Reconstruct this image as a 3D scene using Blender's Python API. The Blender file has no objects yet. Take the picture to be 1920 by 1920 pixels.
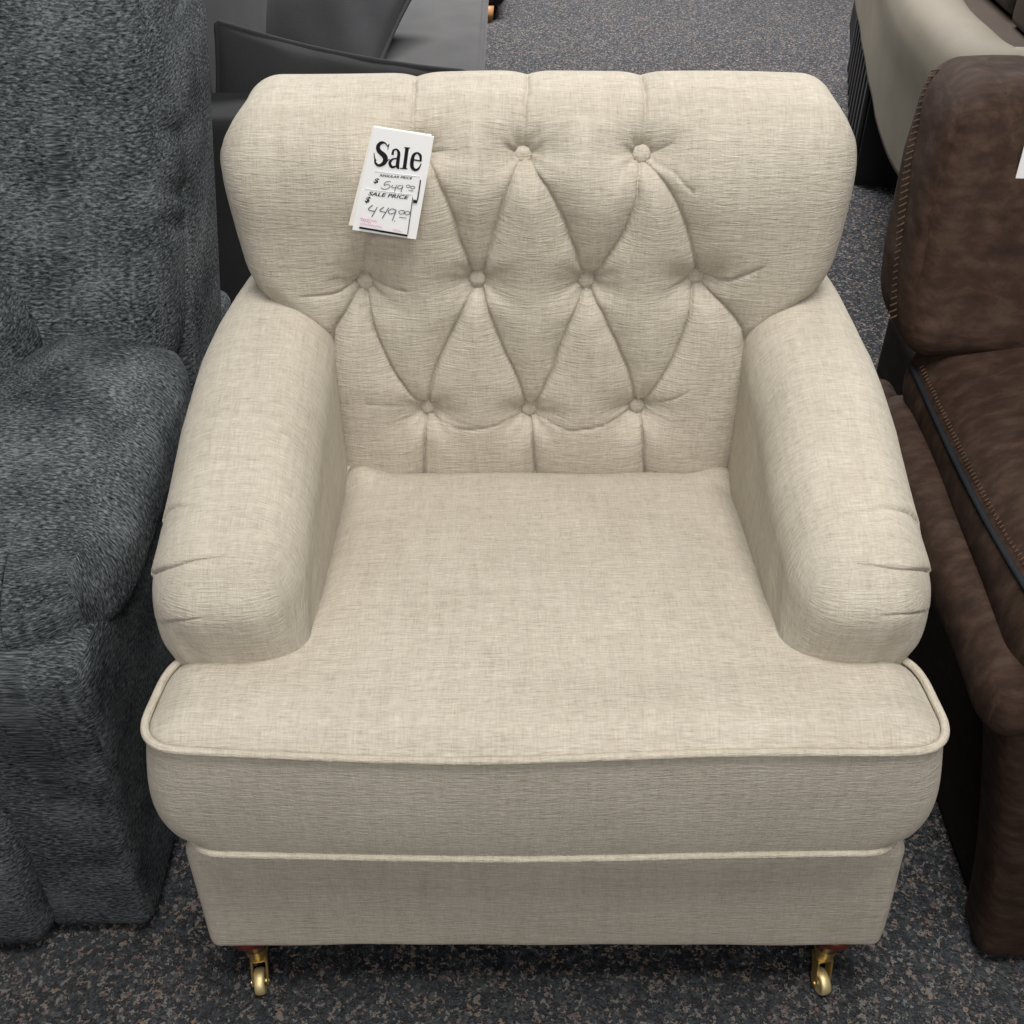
import bpy, math, random
import numpy as np
from mathutils import Vector
random.seed(7); rng = np.random.default_rng(7)
SC = bpy.context.scene; COL = SC.collection

# ---------------------------------------------------------------- camera model
PITCH = math.radians(40); FPX = 2100.0
CAM = np.array([-.036, -.685, 1.372])
cT, sT = math.cos(PITCH), math.sin(PITCH)
def at(px, py, x=None, y=None, z=None):
    """real-world point seen at a photo position, on a known plane"""
    a = (px-960)/FPX; r = (py-960)/FPX
    d = np.array([a, cT-r*sT, -(sT+r*cT)])
    t = (x-CAM[0])/d[0] if x is not None else (y-CAM[1])/d[1] if y is not None else (z-CAM[2])/d[2]
    return CAM+t*d
def proj(V):
    P = np.asarray(V)-CAM
    dep = P[:, 1]*cT-P[:, 2]*sT; up = P[:, 1]*sT+P[:, 2]*cT
    return 960+FPX*P[:, 0]/dep, 960-FPX*up/dep, dep

# ---------------------------------------------------------------- objects
ROOT = {}
def thing(name, label, cat, loc, group=None):
    o = bpy.data.objects.new(name, None); COL.objects.link(o)
    o.location = loc; o['label'] = label; o['category'] = cat; o.empty_display_size = .05
    if group: o['group'] = group
    ROOT[o.name] = np.array(loc, float); return o
def mk(name, V, F, mat, parent=None, uv=None, smooth=True, label=None, cat=None, kind=None, group=None):
    """V (n,3) world coordinates, F (m,4) or (m,3) array or list; uv (m,k,2) per corner"""
    V = np.array(V, float)
    off = np.zeros(3)
    if parent is not None: off = ROOT[parent.name]
    me = bpy.data.meshes.new(name)
    W = V-off
    if isinstance(F, np.ndarray):
        k = F.shape[1]; m = len(F)
        me.vertices.add(len(W)); me.vertices.foreach_set('co', W.ravel())
        me.loops.add(m*k); me.loops.foreach_set('vertex_index', F.ravel().astype(np.int32))
        me.polygons.add(m); me.polygons.foreach_set('loop_start', np.arange(0, m*k, k, dtype=np.int32))
        me.update(calc_edges=True)
    else:
        me.from_pydata([tuple(v) for v in W], [], [tuple(f) for f in F])
    if uv is not None:
        l = me.uv_layers.new(name='UVMap'); l.data.foreach_set('uv', np.asarray(uv, float).ravel())
    me.polygons.foreach_set('use_smooth', [smooth]*len(me.polygons))
    me.materials.append(mat); me.validate(); me.update()
    o = bpy.data.objects.new(name, me); COL.objects.link(o)
    if parent is not None:
        o.parent = parent; ROOT[o.name] = off
    for k_, v_ in (('label', label), ('category', cat), ('kind', kind), ('group', group)):
        if v_: o[k_] = v_
    return o
def normals(V, F):
    if F.shape[1] == 4: n = np.cross(V[F[:, 2]]-V[F[:, 0]], V[F[:, 3]]-V[F[:, 1]])
    else: n = np.cross(V[F[:, 1]]-V[F[:, 0]], V[F[:, 2]]-V[F[:, 0]])
    N = np.zeros_like(V)
    for k in range(F.shape[1]): np.add.at(N, F[:, k], n)
    return N/(np.linalg.norm(N, axis=1)[:, None]+1e-12)
def grid(nu, nv, cu=False, cv=False, flip=False):
    """vertex index = i*nv+j ; i in nu, j in nv"""
    I = np.arange(nu if cu else nu-1); J = np.arange(nv if cv else nv-1)
    i, j = np.meshgrid(I, J, indexing='ij'); i = i.ravel(); j = j.ravel()
    i2 = (i+1) % nu; j2 = (j+1) % nv
    F = np.stack([i*nv+j, i2*nv+j, i2*nv+j2, i*nv+j2], 1)
    return F[:, ::-1] if flip else F
def join(parts):
    Vs, Fs, Us, o = [], [], [], 0
    for V, F, U in parts:
        Vs.append(V); Fs.append(F+o); Us.append(U); o += len(V)
    return np.concatenate(Vs), np.concatenate(Fs), (np.concatenate(Us) if Us[0] is not None else None)
def crom(P, n=12, closed=False):
    P = np.asarray(P, float)
    if closed: Q = np.vstack([P[-1], P, P[0], P[1]])
    else: Q = np.vstack([2*P[0]-P[1], P, 2*P[-1]-P[-2]])
    out = []
    for i in range(1, len(Q)-2):
        p0, p1, p2, p3 = Q[i-1:i+3]
        t = np.linspace(0, 1, n, endpoint=False)[:, None]
        out.append(.5*((2*p1)+(-p0+p2)*t+(2*p0-5*p1+4*p2-p3)*t**2+(-p0+3*p1-3*p2+p3)*t**3))
    if not closed: out.append(P[-1:])
    return np.vstack(out)
def resamp(P, n=None, step=None, closed=False):
    P = np.asarray(P, float)
    if closed: P = np.vstack([P, P[:1]])
    s = np.r_[0, np.cumsum(np.linalg.norm(np.diff(P, axis=0), axis=1))]
    if n is None: n = max(2, int(round(s[-1]/step))+1)
    t = np.linspace(0, s[-1], n+1)[:-1] if closed else np.linspace(0, s[-1], n)
    return np.stack([np.interp(t, s, P[:, k]) for k in range(P.shape[1])], 1)
def tube(P, r, k=10, closed=False, caps=True):
    P = np.asarray(P, float); n = len(P)
    T = np.roll(P, -1, 0)-np.roll(P, 1, 0) if closed else np.gradient(P, axis=0)
    T /= np.linalg.norm(T, axis=1)[:, None]+1e-12
    R = np.broadcast_to(np.asarray(r, float), (n,))
    up = np.array([0, 0, 1.]); a = np.cross(T[0], up)
    if np.linalg.norm(a) < .2: a = np.cross(T[0], [1, 0, 0])
    A = []
    for i in range(n):
        a = a-np.dot(a, T[i])*T[i]; a /= np.linalg.norm(a); A.append(a.copy())
    A = np.array(A)
    if closed:   # untwist
        b = A[-1]-np.dot(A[-1], T[0])*T[0]; b /= np.linalg.norm(b)
        tw = math.atan2(np.dot(np.cross(b, A[0]), T[0]), np.dot(b, A[0]))
        ang = np.linspace(0, tw, n)
        A = A*np.cos(ang)[:, None]+np.cross(T, A)*np.sin(ang)[:, None]
    B = np.cross(T, A)
    th = np.linspace(0, 2*np.pi, k, endpoint=False)
    V = (P[:, None]+R[:, None, None]*(np.cos(th)[None, :, None]*A[:, None]+np.sin(th)[None, :, None]*B[:, None])).reshape(-1, 3)
    F = grid(n, k, cu=closed, cv=True, flip=True)
    s = np.r_[0, np.cumsum(np.linalg.norm(np.diff(P, axis=0), axis=1))]
    per = 2*np.pi*float(np.mean(R))
    nu = n if closed else n-1
    i, j = np.meshgrid(np.arange(nu), np.arange(k), indexing='ij'); i = i.ravel(); j = j.ravel()
    s2 = np.r_[s, s[-1]+.002]
    u0, u1 = s2[i], s2[i+1]; v0, v1 = j/k*per, (j+1)/k*per
    U = np.stack([np.stack([u0, v1], 1), np.stack([u1, v1], 1), np.stack([u1, v0], 1), np.stack([u0, v0], 1)], 1)
    return V, F, U
def lathe(prof, c, k=32, axis=(0, 0, 1)):
    """prof (r,h) list along axis from point c"""
    prof = np.asarray(prof, float); ax = Vector(axis).normalized()
    q = Vector((0, 0, 1)).rotation_difference(ax).to_matrix(); M = np.array(q)
    th = np.linspace(0, 2*np.pi, k, endpoint=False)
    V = np.stack([prof[:, 0][:, None]*np.cos(th), prof[:, 0][:, None]*np.sin(th), np.broadcast_to(prof[:, 1][:, None], (len(prof), k))], -1).reshape(-1, 3)
    return V@M.T+np.asarray(c, float), grid(len(prof), k, cv=True, flip=True), None
def rbox(lo, hi, rad, step=.01, uvm='wrap'):
    """dense rounded box. per-corner metric uv unrolled from the top"""
    lo = np.array(lo, float); hi = np.array(hi, float); rad = np.broadcast_to(np.array(rad, float), (3,)).copy()
    rad = np.minimum(rad, (hi-lo)/2*.999)
    # lattice coordinates: denser in the rounded ends
    ax = []
    for a in range(3):
        L = hi[a]-lo[a]; n = max(6, int(L/step)); r = rad[a]
        m = max(3, int(r*1.3/step))
        w = np.sort(np.unique(np.round(np.r_[lo[a]+r*(1-np.tan(np.linspace(np.pi/4, 0, m+1))), np.linspace(lo[a]+r, hi[a]-r, max(2, int((L-2*r)/step)+1)), hi[a]-r*(1-np.tan(np.linspace(0, np.pi/4, m+1)))], 7)))
        ax.append(w)
    nx, ny, nz = [len(w) for w in ax]
    faces, uvs, ids = [], [], {}
    idx = -np.ones((nx, ny, nz), np.int64)
    surf = np.zeros((nx, ny, nz), bool)
    surf[0] = surf[-1] = True; surf[:, 0] = surf[:, -1] = True; surf[:, :, 0] = surf[:, :, -1] = True
    idx[surf] = np.arange(surf.sum())
    I, J, K = np.nonzero(surf)
    P = np.stack([ax[0][I], ax[1][J], ax[2][K]], 1)
    def face(fa, side):
        o = [a for a in range(3) if a != fa]
        n1, n2 = len(ax[o[0]]), len(ax[o[1]])
        i, j = np.meshgrid(np.arange(n1-1), np.arange(n2-1), indexing='ij'); i = i.ravel(); j = j.ravel()
        def gi(a, b):
            ind = [None]*3; ind[fa] = np.full(len(a), 0 if side == 0 else len(ax[fa])-1); ind[o[0]] = a; ind[o[1]] = b
            return idx[ind[0], ind[1], ind[2]]
        q = [gi(i, j), gi(i+1, j), gi(i+1, j+1), gi(i, j+1)]
        uvq = [np.stack([ax[o[0]][a], ax[o[1]][b]], 1) for a, b in ((i, j), (i+1, j), (i+1, j+1), (i, j+1))]
        up = (side == 1) if fa in (0, 2) else (side == 0)
        if not up: q = q[::-1]; uvq = uvq[::-1]
        U = np.stack(uvq, 1)
        if fa == 1:    # x,z
            if side == 0: U[:, :, 1] = lo[1]-(hi[2]-U[:, :, 1])
        elif fa == 0:  # y,z
            if uvm == 'wrap':
                d = hi[2]-U[:, :, 1]; yy = U[:, :, 0].copy()
                U = np.stack([(lo[0]-d) if side == 0 else (hi[0]+d), yy], -1)
        return np.stack(q, 1), U
    for fa in range(3):
        for side in (0, 1):
            f, u = face(fa, side); faces.append(f); uvs.append(u)
    q = np.clip(P, lo+rad, hi-rad); d = (P-q)/rad
    n = np.linalg.norm(d, axis=1)[:, None]; n[n == 0] = 1
    V = q+d/n*rad
    return V, np.concatenate(faces), np.concatenate(uvs)

def smooth_step(a, b, x):
    t = np.clip((x-a)/(b-a), 0, 1); return t*t*(3-2*t)
def segdist(V, P):
    """distance to polyline and parameter 0..1 along"""
    best = np.full(len(V), 1e9); par = np.zeros(len(V)); n = len(P)-1
    for i in range(n):
        a, b = P[i], P[i+1]; ab = b-a; L = np.dot(ab, ab)+1e-12
        t = np.clip(((V-a)@ab)/L, 0, 1); d = np.linalg.norm(V-a-t[:, None]*ab, axis=1)
        m = d < best; best[m] = d[m]; par[m] = (i+t[m])/n
    return best, par
def squeeze(V, L, w, p):
    """draw mesh points towards a seam so that it can be cut sharply"""
    d, t = segdist(V, L); i = np.nonzero(d < w)[0]; Vi = V[i]; best = np.full(len(i), 9.); q = Vi.copy()
    for k in range(len(L)-1):
        a, ab = L[k], L[k+1]-L[k]; s = np.clip(((Vi-a)@ab)/(ab@ab+1e-12), 0, 1)
        c = a+s[:, None]*ab; dk = np.linalg.norm(Vi-c, axis=1); m = dk < best; best[m] = dk[m]; q[m] = c[m]
    V = V.copy(); V[i] = q+(Vi-q)*((best/w)**p)[:, None]
    return V
def on_surface(V, N, pts, n=5):
    """points of the surface lying under a seam drawn through the given photo positions"""
    P = resamp(crom(pts, n), step=9)
    X, Y, D = proj(V)
    vis = ((V-CAM)*N).sum(1) < 0
    idv = np.nonzero(vis)[0]; X = X[idv]; Y = Y[idv]; D = D[idv]
    out = []
    for p in P:
        r = (X-p[0])**2+(Y-p[1])**2
        c = r < 30
        if c.any(): k = np.nonzero(c)[0]; dm = D[k].min(); k = k[D[k] < dm+.03]; k = k[np.argmin(r[k])]
        else: k = np.argmin(r)
        out.append(V[idv[k]])
    return np.array(out)
def lumps(V, amp, sc, seed=0):
    r = np.random.default_rng(seed); o = np.zeros(len(V))
    for _ in range(7):
        k = r.normal(size=3)*sc; o += np.sin(V@k+r.uniform(0, 6.28))
    return amp*o/3

# ---------------------------------------------------------------- materials
class NT:
    def __init__(s, name, rough=.9, spec=.2):
        s.m = bpy.data.materials.new(name); s.m.use_nodes = True
        s.t = s.m.node_tree; s.b = s.t.nodes['Principled BSDF']
        s.b.inputs['Roughness'].default_value = rough; s.b.inputs['Specular IOR Level'].default_value = spec
    def n(s, ty, **k):
        o = s.t.nodes.new(ty)
        for a, v in k.items():
            if a.startswith('i_'): o.inputs[a[2:].replace('_', ' ')].default_value = v
            else: setattr(o, a, v)
        return o
    def l(s, a, b): s.t.links.new(a, b)
    def coord(s, kind, sc=(1, 1, 1), rot=(0, 0, 0)):
        c = s.n('ShaderNodeTexCoord'); m = s.n('ShaderNodeMapping')
        m.inputs['Scale'].default_value = sc; m.inputs['Rotation'].default_value = rot
        s.l(c.outputs[kind], m.inputs['Vector']); return m.outputs[0]
    def noise(s, vec, scale=1, detail=2, rough=.5, dist=0):
        o = s.n('ShaderNodeTexNoise'); o.inputs['Scale'].default_value = scale; o.inputs['Detail'].default_value = detail
        o.inputs['Roughness'].default_value = rough; o.inputs['Distortion'].default_value = dist
        s.l(vec, o.inputs['Vector']); return o.outputs[0]
    def math(s, op, a, b=None, c=None):
        o = s.n('ShaderNodeMath', operation=op)
        for i, v in enumerate((a, b, c)):
            if v is None: continue
            if isinstance(v, (int, float)): o.inputs[i].default_value = v
            else: s.l(v, o.inputs[i])
        return o.outputs[0]
    def ramp(s, fac, stops, interp='LINEAR'):
        o = s.n('ShaderNodeValToRGB'); cr = o.color_ramp; cr.interpolation = interp
        while len(cr.elements) > 1: cr.elements.remove(cr.elements[-1])
        for i, (p, c) in enumerate(stops):
            e = cr.elements[0] if i == 0 else cr.elements.new(p)
            e.position = p; e.color = (*c, 1) if len(c) == 3 else c
        s.l(fac, o.inputs[0]); return o.outputs[0]
    def bump(s, h, strength, dist, prev=None):
        o = s.n('ShaderNodeBump'); o.inputs['Strength'].default_value = strength; o.inputs['Distance'].default_value = dist
        s.l(h, o.inputs['Height'])
        if prev is not None: s.l(prev, o.inputs['Normal'])
        return o.outputs[0]
    def col(s, c):
        if isinstance(c, tuple): s.b.inputs['Base Color'].default_value = (*c, 1)
        else: s.l(c, s.b.inputs['Base Color'])
    def sheen(s, w, r=.5, tint=(1, 1, 1)):
        s.b.inputs['Sheen Weight'].default_value = w; s.b.inputs['Sheen Roughness'].default_value = r
        s.b.inputs['Sheen Tint'].default_value = (*tint, 1)
    def nrm(s, n): s.l(n, s.b.inputs['Normal'])

def linen(name='linen', tint=(1, 1, 1)):
    M = NT(name, .95, .12)
    h = M.noise(M.coord('UV', (58, 620, 1)), 1, 3, .6, .3)      # weft slubs, horizontal
    v = M.noise(M.coord('UV', (620, 60, 1)), 1, 3, .6, .2)       # warp
    hb = M.noise(M.coord('UV', (7, 110, 1)), 1, 3, .6)
    vb = M.noise(M.coord('UV', (120, 9, 1)), 1, 3, .6)
    tw = M.noise(M.coord('UV', (260, 700, 1), (0, 0, .5)), 1, 2, .5)
    big = M.noise(M.coord('UV', (9, 9, 1)), 1, 2, .5)
    s = M.math('MULTIPLY', h, .40)
    for t, k in ((v, .26), (hb, .15), (vb, .15), (big, .10)): s = M.math('MULTIPLY_ADD', t, k, s)
    T = lambda c: tuple(a*b for a, b in zip(c, tint))
    M.col(M.ramp(s, [(.40, T((.350, .312, .252))), (.50, T((.455, .412, .340))), (.57, T((.510, .466, .390))), (.66, T((.59, .547, .468)))]))
    crk = M.noise(M.coord('UV', (38, 300, 1)), 1, 2, .5, .6)     # crinkle along the weft
    hh = M.math('MULTIPLY_ADD', crk, .9, M.math('MULTIPLY_ADD', v, .45, M.math('MULTIPLY_ADD', tw, .5, M.math('MULTIPLY', h, .8))))
    M.nrm(M.bump(hh, .75, .0016)); M.sheen(.12, .5, (1, .97, .9))
    return M.m
M_linen = linen()
def chenille():
    M = NT('chenille', .95, .1)
    a = M.noise(M.coord('UV', (120, 360, 1)), 1, 3, .7, .4)
    b = M.noise(M.coord('UV', (11, 14, 1)), 1, 2, .5)
    c = M.noise(M.coord('UV', (120, 480, 1)), 1, 2, .6, .3)
    s = M.math('MULTIPLY_ADD', c, .35, M.math('MULTIPLY_ADD', b, .22, M.math('MULTIPLY', a, .55)))
    M.col(M.ramp(s, [(.42, (.006, .0075, .009)), (.51, (.030, .035, .039)), (.58, (.072, .081, .086)), (.68, (.17, .185, .188))]))
    M.nrm(M.bump(s, 1, .003)); return M.m
M_chen = chenille()
def suede(name, k=1.0):
    M = NT(name, .85, .2)
    a = M.noise(M.coord('UV', (24, 40, 1)), 1, 6, .62, .3)
    b = M.noise(M.coord('UV', (300, 300, 1)), 1, 3, .6)
    st = M.noise(M.coord('UV', (26, 70, 1)), 1, 3, .5, .2)
    s = M.math('MULTIPLY_ADD', st, .35, M.math('MULTIPLY_ADD', b, .12, M.math('MULTIPLY', a, .6)))
    f = lambda c: tuple(x*k for x in c)
    M.col(M.ramp(s, [(.34, f((.024, .012, .008))), (.52, f((.058, .032, .021))), (.64, f((.092, .055, .039))), (.78, f((.135, .088, .066)))]))
    M.nrm(M.bump(s, .4, .003)); return M.m
M_suede = suede('suede', .58); M_suede_shade = suede('suede_in_shade', .12)  # second one: near-black suede, shade of the recliner's side put into the colour
def plain(name, c, rough=.9, spec=.2, metal=0, nz=0, nsc=300, bmp=0, sheen=0, var=.25):
    M = NT(name, rough, spec); M.b.inputs['Metallic'].default_value = metal
    v = M.noise(M.coord('Object'), nsc, 3, .6); w = M.noise(M.coord('Object'), 9, 3, .5)
    f = M.math('MULTIPLY_ADD', w, .6, M.math('MULTIPLY', v, .4))
    M.col(M.ramp(f, [(.3, tuple(x*(1-var) for x in c)), (.7, tuple(min(1, x*(1+var)) for x in c))]))
    if bmp: M.nrm(M.bump(v, .6, bmp))
    if sheen: M.sheen(sheen, .4)
    return M.m
M_velvet = plain('grey_velvet', (.070, .070, .070), 1, .0, sheen=.1, bmp=.0006, var=.15)
M_velvetd = plain('dark_grey_velvet', (.044, .045, .047), 1, .0, sheen=.06, bmp=.0006, var=.15)
M_cream = plain('cream_upholstery', (.185, .166, .130), .75, .25, bmp=.0004, var=.1)
M_brass = plain('brass', (.90, .68, .28), .38, .5, 1, var=.12)
M_wheel = plain('brass_wheel', (.86, .72, .38), .5, .5, .7, var=.1)
M_mahog = plain('mahogany', (.10, .018, .010), .3, .5, var=.3)
M_black = plain('black', (.008, .008, .009), .7, .3, var=.3)
M_blackw = plain('black_slat', (.022, .022, .024), .5, .4, var=.3)
M_card = plain('white_card', (.88, .89, .90), .6, .3, var=.02)
M_cardw = plain('warm_white_card', (.84, .82, .77), .6, .3, var=.03)
M_ink = plain('ink', (.012, .012, .016), .6, .2, var=.1)
M_pen = plain('pen_ink', (.10, .10, .12), .6, .2, var=.3)
M_pink = plain('pink_ink', (.80, .30, .52), .6, .2, var=.2)
M_thread = plain('thread', (.085, .05, .032), .8, .2, var=.4)
M_zip = plain('zip_tape', (.016, .019, .023), .9, .1, nsc=500, var=.3, bmp=.001)
M_wood = plain('pale_wood', (.30, .15, .06), .5, .4, var=.2)
M_dbrown = plain('dark_brown_leather', (.030, .021, .014), .6, .4, var=.2)
def carpet():
    M = NT('carpet', 1, .05)
    co = M.coord('Object')
    ds = M.n('ShaderNodeTexNoise'); ds.inputs['Scale'].default_value = 160; ds.inputs['Detail'].default_value = 2
    M.l(co, ds.inputs['Vector'])
    mx = M.n('ShaderNodeMixRGB', blend_type='LINEAR_LIGHT'); mx.inputs[0].default_value = .008
    M.l(co, mx.inputs[1]); M.l(ds.outputs['Color'], mx.inputs[2])
    vo = M.n('ShaderNodeTexVoronoi'); vo.inputs['Scale'].default_value = 230; M.l(mx.outputs[0], vo.inputs['Vector'])
    sp = M.n('ShaderNodeSeparateColor'); M.l(vo.outputs['Color'], sp.inputs[0])
    pal = M.ramp(sp.outputs[0], [(0, (.005, .006, .008)), (.30, (.014, .018, .025)), (.50, (.038, .042, .046)), (.64, (.092, .088, .084)), (.73, (.032, .050, .056)), (.84, (.23, .21, .19)), (.93, (.19, .115, .11)), (.96, (.26, .19, .13))], 'CONSTANT')
    fine = M.noise(co, 700, 3, .7)
    br = M.ramp(fine, [(.3, (.35, .35, .35)), (.7, (1.7, 1.7, 1.7))])
    mu = M.n('ShaderNodeMixRGB', blend_type='MULTIPLY'); mu.inputs[0].default_value = 1
    M.l(pal, mu.inputs[1]); M.l(br, mu.inputs[2]); M.col(mu.outputs[0])
    hb = M.noise(co, 260, 3, .7)
    M.nrm(M.bump(hb, 1, .012)); M.sheen(.12, .5, (.95, .95, 1)); return M.m
M_carpet = carpet()

# ---------------------------------------------------------------- floor
V = np.array([[-6, -4, 0], [6, -4, 0], [6, 12, 0], [-6, 12, 0]], float)
mk('floor', V, [(0, 1, 2, 3)], M_carpet, kind='structure', smooth=False)

# ================================================================= ARMCHAIR
chair = thing('armchair', 'beige linen button-tufted armchair with rolled arms, T-shaped cushion and brass casters, in the middle', 'armchair', (0, .3, 0))

# ---- base
V, F, U = rbox((-.392, .0, .119), (.392, .62, .320), (.014, .016, .016), .008, 'side')
w = smooth_step(.119, .34, V[:, 2])
V[:, 0] += (.011*(V[:, 0] > 0)-.003*(V[:, 0] < 0))*(1-w)
fr = np.exp(-((V[:, 1])/.02)**2)
V[:, 1] += fr*(-.004*np.sin(V[:, 0]*9+1)*w + lumps(V, .0012, 22, 3))
V[:, 2] += lumps(V, .0012, 14, 5)*(1-w)
mk('base', V, F, M_linen, chair, U)

# ---- arms
def arm(side):
    s = -1 if side == 'L' else 1
    V, F, U = rbox((-.395, .086, .30), (-.244, .60, .66), (.058, .074, .062), .0027)
    x, y, z = V.T.copy()
    k = smooth_step(.36, .66, z)                        # how far up
    rise = np.interp(y, [.10, .18, .26, .36, .45, .60], [-.012, .002, .026, .050, .070, .085])
    z2 = z+rise*k
    outer = smooth_step(-.30, -.395, x)
    bulge = np.exp(-((z-.60)/.06)**2)
    frontness = smooth_step(.30, .12, y)
    x2 = x-outer*bulge*.006*(.3+.7*frontness)+outer*.014*smooth_step(.60, .48, z)+outer*.005*frontness
    if s > 0: x2 += outer*.006
    x2 += outer*np.interp(y, [.15, .30, .40, .50, .60], [0, -.003, .003, .018, .040])*smooth_step(.45, .6, z)
    # the front leans back a little towards the foot, and swells at the roll
    y2 = y+frontness*(.010*smooth_step(.55, .35, z)-.010*bulge)
    cw = smooth_step(-.335, -.375, x)*smooth_step(.63, .54, z)*(y < .19)
    y2 = np.where(cw > 0, y2+(.088+(y-.086)*.16-y)*cw, y2)
    ci = smooth_step(-.325, -.26, x)*smooth_step(.62, .50, z)*(y < .19)
    y2 = np.where(ci > 0, y2+(.085+(y-.086)*.36-y)*ci, y2)
    V = np.stack([x2, y2, z2], 1)
    if s > 0:
        V[:, 0] = -V[:, 0]-.007; F = F[:, ::-1].copy(); U = U[:, ::-1].copy(); U[:, :, 0] *= -1; U += 3.3
    N = normals(V, F)
    V = V+N*lumps(V, .0014, 24, 11 if s > 0 else 12)[:, None]
    if s < 0: PL = [([(297, 972), (310, 957), (338, 948), (378, 946)], .0045), ([(286, 1076), (320, 1062), (370, 1050), (428, 1043)], .0065), ([(310, 1166), (335, 1164), (378, 1160)], .0045)]
    else: PL = [([(1578, 965), (1625, 953), (1685, 956), (1734, 976)], .005), ([(1606, 1056), (1660, 1063), (1752, 1072)], .0065), ([(1652, 1152), (1700, 1153), (1732, 1146)], .0045)]
    LS = [on_surface(V, N, pts) for pts, dep in PL]
    LS = [resamp(crom(L[::3] if len(L) > 9 else L[::2], 4), step=.004) for L in LS]
    for L in LS: V = squeeze(V, L, .009, .75)
    Vb = V.copy()
    for L, (pts, dep) in zip(LS, PL):
        d, t = segdist(Vb, L)
        tt = t if s < 0 else 1-t        # 0 at the outer side
        amt = .8*dep*np.clip(1.02-tt, 0, 1)**.6
        # which side of the pleat line: above = overlapping flap
        _, _, _ = 0, 0, 0
        mid = L[len(L)//2]; tang = L[-1]-L[0]; tang /= np.linalg.norm(tang)
        nm = N[np.argmin(np.linalg.norm(Vb-mid, axis=1))]
        upv = np.cross(tang, nm); upv *= np.sign(upv[2]+1e-9) if abs(upv[2]) > .3 else 1
        if upv[2] < 0: upv = -upv
        # nearest point side test
        j = np.clip((t*(len(L)-1)).round().astype(int), 0, len(L)-1)
        side_ = ((Vb-L[j])@upv)
        flap = np.where(side_ > 0, .55*np.exp(-d/.020), -.30*np.exp(-d/.012))
        groove = -.85*np.exp(-(d/.0013)**2)
        V += N*(amt*(flap*.7+groove))[:, None]
    mk('armrest', V, F, M_linen, chair, U)
arm('L'); arm('R')

# ---- backrest
prof = crom([(.475, .30), (.452, .42), (.440, .50), (.437, .58), (.440, .66), (.443, .74), (.440, .81), (.436, .86), (.442, .90), (.460, .932), (.490, .950), (.525, .957), (.565, .948), (.598, .918), (.612, .87), (.615, .75), (.615, .55), (.615, .30)], 24)
prof = resamp(prof, step=.0026)
pn = len(prof); sarc = np.arange(pn)*.0026
tg = np.gradient(prof, axis=0); tg /= np.linalg.norm(tg, axis=1)[:, None]
pnorm = np.stack([-tg[:, 1], tg[:, 0]], 1)     # outward (y,z): front -> -y
if pnorm[5, 0] > 0: pnorm = -pnorm
itop = int(np.argmax(prof[:, 1])); zf = prof[:, 1]
Wf = np.interp(zf, [.30, .675, .692, .708, .725, .755, .82, .88, .92, .940, .951, .957], [.262, .262, .270, .288, .312, .332, .341, .342, .338, .332, .325, .317])
ib = np.arange(pn) > itop
Wf = np.where(ib, np.interp(zf, [.30, .70, .74, .80, .90, .94, .957], [.30, .30, .31, .325, .330, .328, .320]), Wf)
k5 = np.ones(17)/17; Wf = np.convolve(np.pad(Wf, 8, 'edge'), k5, 'valid')
R = .042; na = 26; ncap = 7
nc = 250
cols = []   # (type,param)
V3 = []; UVx = []
ang = np.linspace(np.pi/2, 0, na)[:-1]
flat = np.linspace(-1, 1, nc)
spy, spz = .535, None
for sgn in (-1,):
    pass
colx = []; cold = []; capf = []
for c in np.linspace(1, 0, ncap+1)[:-1]: colx.append(('cap', -1, c))
for a in ang: colx.append(('arc', -1, a))
for f in flat: colx.append(('flat', 0, f))
for a in ang[::-1]: colx.append(('arc', 1, a))
for c in np.linspace(0, 1, ncap+1)[1:]: colx.append(('cap', 1, c))
P3 = np.zeros((pn, len(colx), 3)); Ux = np.zeros((pn, len(colx)))
medial = np.stack([np.full(pn, .527), np.minimum(prof[:, 1], .885)], 1)
Rr = np.full(pn, R)
for ci, (ty, sg, v) in enumerate(colx):
    if ty == 'flat':
        x = v*(Wf-Rr); d = 0*x; Ux[:, ci] = x
    elif ty == 'arc':
        x = sg*(Wf-Rr+Rr*np.sin(v)); d = Rr*(1-np.cos(v)); Ux[:, ci] = sg*(Wf-Rr+Rr*v)
    else:
        x = sg*Wf; d = Rr; Ux[:, ci] = sg*(Wf-Rr+Rr*1.57+v*.05)
    yz = prof-pnorm*(d if np.ndim(d) else np.full(pn, d))[:, None]
    if ty == 'cap':
        x = x+sg*.006*np.sin(v*np.pi*.9); yz = yz*(1-v)+medial*v
    P3[:, ci, 0] = x-.005; P3[:, ci, 1:] = yz
ncol = len(colx)
V = P3.reshape(-1, 3); F = grid(pn, ncol)
N = normals(V, F)
if N[(pn//6)*ncol+ncol//2, 1] > 0: F = F[:, ::-1].copy(); N = -N
uvv = np.stack([Ux, np.broadcast_to(sarc[:, None], Ux.shape)], -1).reshape(-1, 2)
U = uvv[F]
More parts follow.
